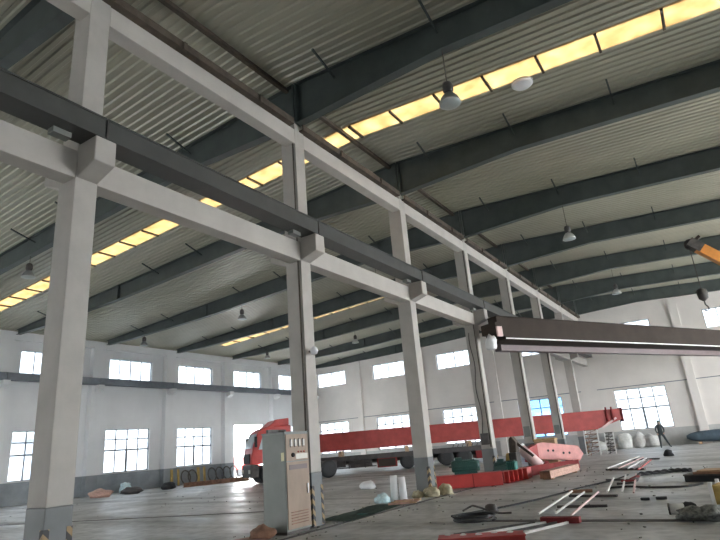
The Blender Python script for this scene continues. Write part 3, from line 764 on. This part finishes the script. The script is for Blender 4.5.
bag('plastic_bag', 'pale blue plastic bag at the foot of the white rolls', 'bag', (-.85, 10.45, 0), .24, .2, .16, 14, 'bluebag', .4)
r = thing('wood_offcuts', 'tan bundle of wood offcuts in front of the white rolls', 'wood bundle', (.05, 9.9, 0))
for i in range(6):
    a = Vector((-.25+.06*i, -.25+.07*i, .035+.03*(i % 3))); MB().bar(a, a+Vector((.55, .22-.05*i, .02)), .09, .05).build('plank', 'wood' if i % 2 else 'pinkwood', r)
for i, (x, y, s, lab) in enumerate(((.14, 11.75, .26, 'yellowish rubble sack at the left foot of the third column'), (.35, 12.3, .28, 'larger yellowish rubble sack at the right foot of the third column'), (-.3, 11.62, .18, 'small yellowish rubble lump in front of the third column'))):
    bag('rubble_sack', lab, 'sack', (x, y, 0), s, s*.8, s*.7, 20+i, 'rubble', .45, 'yellow rubble at the third column')
def sheet(name, label, cat, pts, m, th=.03, seed=0):
    mb = MB(); N = 10; P = [Vector((*p, 0)) for p in pts]
    grid = []
    for i in range(N+1):
        row = []
        for j in range(N+1):
            s, t = i/N, j/N
            p = P[0]*(1-s)*(1-t)+P[1]*s*(1-t)+P[2]*s*t+P[3]*(1-s)*t
            e = min(s, 1-s, t, 1-t)
            k = noise.noise(p*2.2+Vector((seed, 0, 0)))
            p += Vector((noise.noise(p*1.3)*.12, noise.noise(p*1.7+Vector((5, 0, 0)))*.12, .012+(.06 if e > 0 else 0)*abs(k)))
            row.append(mb.bm.verts.new(p))
        grid.append(row)
    for i in range(N):
        for j in range(N): mb.bm.faces.new((grid[i][j], grid[i+1][j], grid[i+1][j+1], grid[i][j+1]))
    ext = bmesh.ops.solidify(mb.bm, geom=mb.bm.faces[:], thickness=.008)
    return tag(mb.build(name, m, None, True), label, cat)
sheet('net_sheet', 'dark green netting spread on the floor between the second and third columns', 'netting', [(-.55, 6.9), (.55, 6.75), (.1, 9.9), (-.75, 9.9)], 'tarp', seed=1)
sheet('cloth_scrap', 'small bright teal cloth scrap on the dark netting', 'cloth', [(.18, 7.5), (.42, 7.4), (.38, 7.75), (.12, 7.8)], 'teal', seed=3).location.z = .05
sheet('cardboard_sheet', 'torn brown cardboard sheet in front of the electrical cabinet', 'cardboard', [(-.75, 4.05), (-.05, 3.95), (.05, 4.55), (-.7, 4.75)], 'pinkwood', seed=4)
bag('orange_bag', 'crumpled orange-brown bag against the foot of the electrical cabinet', 'bag', (-.22, 4.62, 0), .26, .18, .16, 31, 'rust', .4)

def pipe(name, label, cat, pts, r, m, group=None):
    return tag(MB().tube(pts, r, 8).build(name, m, None, True), label, cat, group)
def spline(pts, n=8):
    out = []; P = [Vector(p) for p in pts]; P = [P[0]]+P+[P[-1]]
    for i in range(1, len(P)-2):
        for k in range(n):
            t = k/n; a, b, c, d = P[i-1], P[i], P[i+1], P[i+2]
            out.append(.5*((2*b)+(c-a)*t+(2*a-5*b+4*c-d)*t*t+(3*b-a-3*c+d)*t*t*t))
    out.append(P[-2]); return out
# coil
pts = []
for i in range(66):
    a = i*2*PI/22; rr = .36+.03*math.sin(i*.7); pts.append((3.5+rr*1.05*math.cos(a), 6.75+rr*1.3*math.sin(a), .03+.035*(i/22)))
pipe('cable_coil', 'black cable coil lying on the open floor', 'cable', pts, .022, 'black')
r = thing('chain_hoist', 'tangled dark chain hoist lying on the cable coil', 'hoist', (3.2, 7.5, 0))
MB().tube(spline([(-.3, .1, .10), (-.2, .3, .16), (.0, .05, .20), (.2, .25, .10), (.5, .1, .05), (.75, .2, .04)], 6), .02, 8).build('chain', 'darkmetal', r, True)
MB().blob((.25, .35, .0), .16, .14, .13, 6, .2).build('housing', 'darkmetal', r, True)

# bars laid out on the floor; each bar is a thing
def barthing(a, b, w, hgt, m, z, label, group, name='steel_bar', cat='bar'):
    return tag(MB().bar((*a, z+hgt/2), (*b, z+hgt/2), w, hgt).build(name, m), label, cat, group)
barthing((4.88, 6.62), (5.58, 6.60), .16, .10, 'darkred', 0, 'short dark red crosspiece at the front of the bar layout', 'crosspieces under the bars', 'crosspiece')
barthing((4.66, 8.68), (5.68, 8.72), .10, .05, 'darkmetal', 0, 'black crosspiece second from the front under the bars', 'crosspieces under the bars', 'crosspiece')
barthing((4.45, 10.75), (5.6, 10.55), .10, .05, 'darkmetal', 0, 'dark crosspiece at the far end of the front bars', 'crosspieces under the bars', 'crosspiece')
barthing((4.22, 11.72), (4.80, 11.80), .18, .07, 'rust', 0, 'rusty brown short plank left of the dark crosspiece', 'crosspieces under the bars', 'crosspiece')
for i, (a, b, m, lab) in enumerate(((((4.66, 7.2)), (4.38, 11.4), 'whitebar', 'left white bar of the front trio'), ((4.98, 7.3), (4.75, 11.1), 'whitebar', 'middle white bar of the front trio'), ((5.34, 7.0), (5.1, 11.0), 'pinkbar', 'right pale pink bar of the front trio'))):
    barthing(a, b, .034, .034, m, .105 if False else .06, lab+' laid over black crosspieces', 'bars laid out on the floor')
for i, x in enumerate((4.55, 4.8, 5.05, 5.3)):
    barthing((4.78+.2*i, 6.5), (3.75+.36*i, 5.15), .038, .038, ('darkmetal', 'whitebar', 'darkmetal', 'whitebar')[i], .0, ['first dark', 'first white', 'second dark', 'second white'][i]+' bar from left in front of the dark red crosspiece', 'bars laid out on the floor')
for a, b, m, lab in (((5.3, 11.1), (4.8, 15.2), 'whitebar', 'left white bar of the middle trio'), ((5.68, 10.8), (5.03, 16.1), 'whitebar', 'middle white bar of the middle trio'), ((5.95, 10.7), (5.32, 16.3), 'pinkbar', 'right pink bar of the middle trio')):
    barthing(a, b, .04, .04, m, .05, lab+' beyond the dark crosspiece', 'bars laid out on the floor')
for i, (a, b, m) in enumerate((((3.95, 19.2), (4.15, 27.0), 'whitebar'), ((4.4, 19.0), (4.45, 26.0), 'pinkbar'), ((4.75, 18.7), (4.7, 25.0), 'whitebar'), ((5.0, 18.2), (4.9, 24.0), 'bridge2'), ((5.2, 17.8), (5.05, 23.4), 'red'))):
    barthing(a, b, .045, .045, m, .075, ['leftmost white', 'second pale pink', 'third white', 'fourth mauve', 'rightmost red'][i]+' bar of the far set toward the person', 'bars laid out on the floor')
barthing((3.85, 19.6), (5.3, 18.9), .12, .07, 'darkmetal', 0, 'dark crosspiece under the near end of the far bars', 'crosspieces under the bars', 'crosspiece')
barthing((3.95, 25.6), (5.2, 25.2), .12, .07, 'darkmetal', 0, 'dark crosspiece under the distant end of the far bars', 'crosspieces under the bars', 'crosspiece')
barthing((4.6, 15.1), (5.55, 14.7), .10, .045, 'darkmetal', 0, 'dark crosspiece under the middle trio of bars', 'crosspieces under the bars', 'crosspiece')
r = thing('strap_heap', 'red and dark scrap pieces lying by the middle bars', 'scrap', (5.35, 13.5, 0))
for i in range(5): MB().bar((-.2+.1*i, .2*i, .03+.06*(i % 2)), (.25, .35*i, .05+.03*i), .09, .05).build('strip', 'darkred' if i % 2 else 'chassis', r)
pipe('floor_cable', 'thin dark cable snaking left of the bars', 'cable', spline([(2.7, 7.4, .02), (3.5, 9.2, .02), (4.0, 11.2, .02), (4.3, 13.0, .02), (4.82, 14.9, .02), (5.0, 16.8, .02)]), .022, 'black', 'cables on the floor')
pipe('floor_cable', 'black cable running right from the middle bars', 'cable', spline([(5.1, 12.5, .02), (5.6, 12.7, .02), (6.2, 12.3, .02), (6.9, 12.3, .02), (7.3, 12.9, .02)]), .03, 'black', 'cables on the floor')
mb = MB(); pp = spline([(5.4, 16.4, .05), (5.9, 16.9, .05), (6.4, 17.4, .05), (6.85, 17.2, .05)], 10)
for off in (0, PI): mb.tube([p+Vector((0, .09*math.cos(i*.8+off), .03*math.sin(i*.8+off))) for i, p in enumerate(pp)], .045, 8)
tag(mb.build('wire_sling', 'black', None, True), 'twisted black wire sling right of the far bars', 'sling')
r = thing('hand_tools', 'two small dark tools on the bare floor right of the bars', 'tools', (6.3, 9.8, 0))
MB().box(-.1, .08, -.05, .05, 0, .05).build('block', 'black', r, bevel=.01); MB().box(.2, .42, .0, .08, 0, .06).build('block', 'black', r, bevel=.01)
# floor rail slots
tag(MB().box(3.2, 12, 6.72, 6.92, .0, .012).build('cover_strip', 'darkmetal'), 'dark steel cover strip let into the floor at lower right', 'floor strip', 'strips along the floor')
tag(MB().bar((-18, 5.2, .004), (-3.6, 8.9, .004), .14, .008).build('cover_strip', 'darkmetal'), 'dark strip crossing the left aisle floor', 'floor strip', 'strips along the floor')
tag(MB().bar((.35, 2.0, .006), (.6, 21, .006), .10, .012).build('cover_strip', 'chassis'), 'long dark strip along the foot of the column row', 'floor strip', 'strips along the floor')
r, L = boxthing('painted_beam', 'red painted beam at the bottom edge of the picture', 'steel beam', (3.98, 4.05), (5.2, 4.56), .3, .2, 'red')
MB().box(0, L, -.2, .2, .0, .02).build('flange', 'red2', r); MB().box(0, L, -.01, .01, .02, .14).build('web', 'red2', r); MB().box(0, L, -.2, .2, .14, .16).build('flange', 'red2', r)
for i in range(6):
    MB().blob((.15+.24*i, .12-.06*(i % 3), .155), .05, .04, .02, i, .4, 2).build('dirt_patch', 'whitebag', r)
# uncountable small chips of litter on the slab
rl = random.Random(3); mb = MB()
for i in range(380):
    t = rl.random()
    if t < .45: x, y = rl.gauss(.2, .7), rl.uniform(3, 22)
    elif t < .8: x, y = rl.uniform(2, 9), rl.uniform(5, 22)
    else: x, y = rl.uniform(-24, -2), rl.uniform(6, 26)
    if -.6 < x < .1 and y % 6 < .5: continue
    a = rl.uniform(0, PI); q = rl.uniform(.01, .04); c = Vector((x, y, .008))
    mb.bar(c, c+Vector((math.cos(a), math.sin(a), .05))*q*1.6, q, rl.uniform(.008, .03))
tag(mb.build('litter_chips', 'scrap'), 'small chips of litter and rubble scattered over the concrete floor', 'litter', None, 'stuff')
# right side piles
r = thing('sheet_stack', 'stack of rusty orange sheets on black blocks at the right edge', 'sheet stack', (6.95, 14.0, 0), math.radians(-14))
MB().box(0, 1.8, -.35, .35, .0, .16).build('block', 'black', r)
MB().box(.0, 1.9, -.42, .42, .16, .20).build('sheet', 'darkmetal', r); MB().box(.25, 2.0, -.40, .40, .20, .25).build('sheet', 'rust', r); MB().box(.35, 2.0, -.38, .38, .25, .29).build('sheet', 'wood', r)
r = thing('packing_crate', 'ochre packing crate with pale edge posts at the right edge', 'crate', (8.12, 8.5, 0), math.radians(-10))
MB().box(-.4, .6, -.3, .3, .04, .40).build('panel', 'ochre', r)
for xx in (-.42, .6):
    for yy in (-.32, .32): MB().box(xx-.03, xx+.03, yy-.03, yy+.03, 0, .46).build('post', 'whitebar', r)
bag('debris_heap', 'grey-green debris heap beside the cover strip at lower right corner', 'heap', (7.55, 6.9, 0), .36, .3, .14, 41, 'scrap', .7)
r = thing('wire_mesh_roll', 'small pale wire mesh roll left of the debris heap', 'roll', (7.05, 7.55, 0))
MB().tube([(-.1, 0, .09), (.14, .05, .09)], .09, 12).build('roll', 'greybag', r, True); MB().tube([(-.11, 0, .09), (-.08, 0, .09)], .1, 12).build('end_ring', 'darkmetal', r, True)
bag('debris_heap', 'black scrap lump right beside the ochre crate', 'heap', (7.22, 8.1, 0), .12, .1, .09, 42, 'black', .5)
# left wall
r, L = boxthing('steel_girder', 'long brown steel girder lying on the floor before the left doorway', 'girder', (-23.2, 21.9), (-21.8, 26.6), .3, .3, 'rust')
MB().box(0, L, -.15, .15, 0, .02).build('flange', 'rust', r); MB().box(0, L, -.01, .01, .02, .26).build('web', 'rust', r); MB().box(0, L, -.15, .15, .26, .28).build('flange', 'rust', r)
bag('scrap_heap', 'dark scrap heap at the left end of the brown girder', 'heap', (-23.6, 21.0, 0), .5, .4, .28, 51, 'black', .4, 'heaps on the left aisle floor')
bag('cloth_heap', 'pinkish brown heap of material by the left wall', 'heap', (-24.3, 16.6, 0), .8, .5, .30, 52, 'pinkwood', .35, 'heaps on the left aisle floor')
bag('scrap_heap', 'long dark heap right of the pinkish heap by the left wall', 'heap', (-23.8, 18.4, 0), .9, .5, .25, 53, 'chassis', .4, 'heaps on the left aisle floor')
bag('plastic_bundle', 'small pale bundle on the grey band of the left wall', 'bundle', (-26.2, 19.6, 0), .4, .35, .42, 54, 'bluebag', .5, 'heaps on the left aisle floor')
for i, (y, w) in enumerate(((23.9, .22), (24.5, .18), (26.4, .25), (27.0, .2))):
    tag(MB().bar((XL+.55, y, 0), (XL+.47, y, 1.15), w, .04, (1, 0, 0)).build('ochre_board', 'ochre'), ['first', 'second', 'third', 'fourth'][i]+' ochre board from the left leaning on the dark wall band', 'board', 'boards leaning on the left wall')
for i, y in enumerate((25.1, 25.75, 27.7, 28.5, 29.3, 30.05)):
    c = Vector((XL+.62, y, .52))
    pts = [c+Vector((-.10*math.sin(a), .42*math.cos(a), .48*math.sin(a))) for a in [k*PI/10 for k in range(20)]]
    tag(MB().tube(pts, .05, 8, True).build('steel_hoop', 'darkmetal', None, True), ['first', 'second', 'third', 'fourth', 'fifth', 'last'][i]+' dark hoop from the left leaning on the left wall', 'hoop', 'hoops leaning on the left wall')

# ------------------------------------------------------------------ person
def skin_body(name, verts, edges, radii, m, parent=None):
    me = bpy.data.meshes.new(name); me.from_pydata(verts, edges, []); me.materials.append(M[m])
    o = bpy.data.objects.new(name, me); COL.objects.link(o)
    if parent: o.parent = parent
    sk = o.modifiers.new('skin', 'SKIN'); sk.use_smooth_shade = True
    for i, rr in enumerate(radii):
        d = me.skin_vertices[0].data[i]; d.radius = rr if isinstance(rr, tuple) else (rr, rr); d.use_root = (i == 0)
    su = o.modifiers.new('sub', 'SUBSURF'); su.levels = 1; su.render_levels = 2
    return o
P = thing('person', 'person in dark work clothes and cap striding before the gable window', 'person', (4.3, 38.3, 0), math.radians(10))
V = [(0, 0, .93), (0, -.02, 1.12), (-.01, -.03, 1.32), (-.01, -.04, 1.45), (0, -.05, 1.52),
     (-.10, 0, .88), (-.13, -.06, .48), (-.14, .06, .09), (-.15, -.10, .045),
     (.10, 0, .88), (.22, -.04, .50), (.40, .02, .10), (.44, -.12, .045),
     (-.19, -.04, 1.40), (-.26, .02, 1.14), (-.20, -.14, .93),
     (.18, -.03, 1.40), (.24, -.02, 1.14), (.18, -.16, .95)]
Ed = [(0, 1), (1, 2), (2, 3), (3, 4), (0, 5), (5, 6), (6, 7), (7, 8), (0, 9), (9, 10), (10, 11), (11, 12), (3, 13), (13, 14), (14, 15), (3, 16), (16, 17), (17, 18)]
Rr = [(.16, .12), (.15, .11), (.17, .12), (.10, .08), .055, .095, .07, .05, .05, .095, .07, .05, .05, .065, .05, .038, .065, .05, .038]
body = skin_body('body', V, Ed, Rr, 'clothes', P)
hdm = MB().blob((0, -.07, 1.51), .085, .10, .125, 1, .03)
hdm.box(-.012, .012, -.185, -.15, 1.57, 1.60)
hdm.build('head', 'skin', P, True)
MB().lathe((0, -.06, 1.64), [(.098, 0), (.10, .03), (.085, .09), (.04, .115), (.001, .12)], 16).build('cap', 'cap', P, True)
MB().box(-.07, .07, -.24, -.12, 1.645, 1.66).build('cap_brim', 'cap', P)
def hand(side, c):
    mb = MB(); c = Vector(c); mb.blob((c.x, c.y, c.z-.04), .035, .022, .045, 3, .05, 2)
    for i in range(4):
        x = c.x-.027+i*.018; l = (.055, .068, .062, .048)[i]
        mb.tube([(x, c.y, c.z-.03), (x, c.y-.012, c.z-.03-l*.6), (x, c.y-.03, c.z-.03-l)], .008, 6)
    mb.tube([(c.x-.03*side, c.y, c.z), (c.x-.05*side, c.y-.02, c.z-.03), (c.x-.045*side, c.y-.035, c.z-.055)], .009, 6)
    mb.build('hand', 'skin', P, True)
hand(-1, (-.20, -.16, .91)); hand(1, (.18, -.18, .93))

# ------------------------------------------------------------------ outside
r = thing('warehouse_building', 'pale blue-grey building seen through the left windows', 'building', (-60, 22, -.22))
MB().box(-4, 4, -12, 8, 0, 5.5).build('wall', 'house', r); MB().box(-4.4, 4.4, -12.4, 8.4, 5.5, 6.0).build('roof', 'chrome', r)
r = thing('parked_trailer', 'low red trailer side seen outside through the doorway', 'trailer', (-36, 44, -.22))
MB().box(-1.2, 1.2, -7, 7, .7, 1.9).build('side_panel', 'red2', r)
for yy in (-5, 5):
    for xx in (-1.0, 1.0): wheel(r, (xx-.15, yy, .5), (1, 0, 0), .5, .3)

# ------------------------------------------------------------------ light
wd = bpy.data.worlds.new('overcast_sky'); S.world = wd; wd.use_nodes = True
bgn = wd.node_tree.nodes['Background']; bgn.inputs['Color'].default_value = (.93, .97, 1.0, 1); bgn.inputs['Strength'].default_value = 1.0
def portal(loc, rot, sx, sy):
    l = bpy.data.lights.new('window_daylight', 'AREA'); l.shape = 'RECTANGLE'; l.size = sx; l.size_y = sy
    l.cycles.is_portal = True
    o = bpy.data.objects.new('window_daylight', l); COL.objects.link(o); o.location = loc; o.rotation_euler = rot
for x, rz in ((XL-.5, PI/2), (XR+.5, -PI/2)):
    for z0, z1 in (LOW, UP) if x < 0 else ((0, 6.2), UP): portal((x, 15, (z0+z1)/2), (PI/2, 0, rz+PI), 54, z1-z0+.3)
for y, rz in ((YF+.5, 0), (YN-.5, PI)):
    for z0, z1 in ((0, 5.6), (7.8, 9.2)) if y < 0 else ((1.25, 4.2), (7.8, 9.2)): portal((0, y, (z0+z1)/2), (PI/2, 0, rz+PI), 54, z1-z0+.3)

# ------------------------------------------------------------------ camera
cd = bpy.data.cameras.new('camera'); cam = bpy.data.objects.new('camera', cd); COL.objects.link(cam)
cd.sensor_fit = 'HORIZONTAL'; cd.sensor_width = 36; cd.lens = 547.0108/720*36; cd.clip_end = 500; cd.clip_start = .05
yaw, pitch, roll = .5503, .3131, -.0831
f = Vector((-math.sin(yaw)*math.cos(pitch), math.cos(yaw)*math.cos(pitch), math.sin(pitch)))
rr = Vector((math.cos(yaw), math.sin(yaw), 0)); uu = rr.cross(f)
R_ = math.cos(roll)*rr+math.sin(roll)*uu; U_ = -math.sin(roll)*rr+math.cos(roll)*uu
mw = Matrix((( R_.x, U_.x, -f.x, 8.2038), (R_.y, U_.y, -f.y, -4.5147), (R_.z, U_.z, -f.z, 1.5921), (0, 0, 0, 1)))
cam.matrix_world = mw; S.camera = cam

# ------------------------------------------------------------------ render look
S.view_settings.view_transform = 'Standard'; S.view_settings.look = 'None'; S.view_settings.gamma = 1; S.view_settings.use_curve_mapping = False
S.view_settings.exposure = 4.75
cy = S.cycles
cy.use_denoising = True; cy.max_bounces = 12; cy.diffuse_bounces = 8; cy.glossy_bounces = 4; cy.transparent_max_bounces = 12; cy.transmission_bounces = 6
cy.caustics_reflective = False; cy.caustics_refractive = False
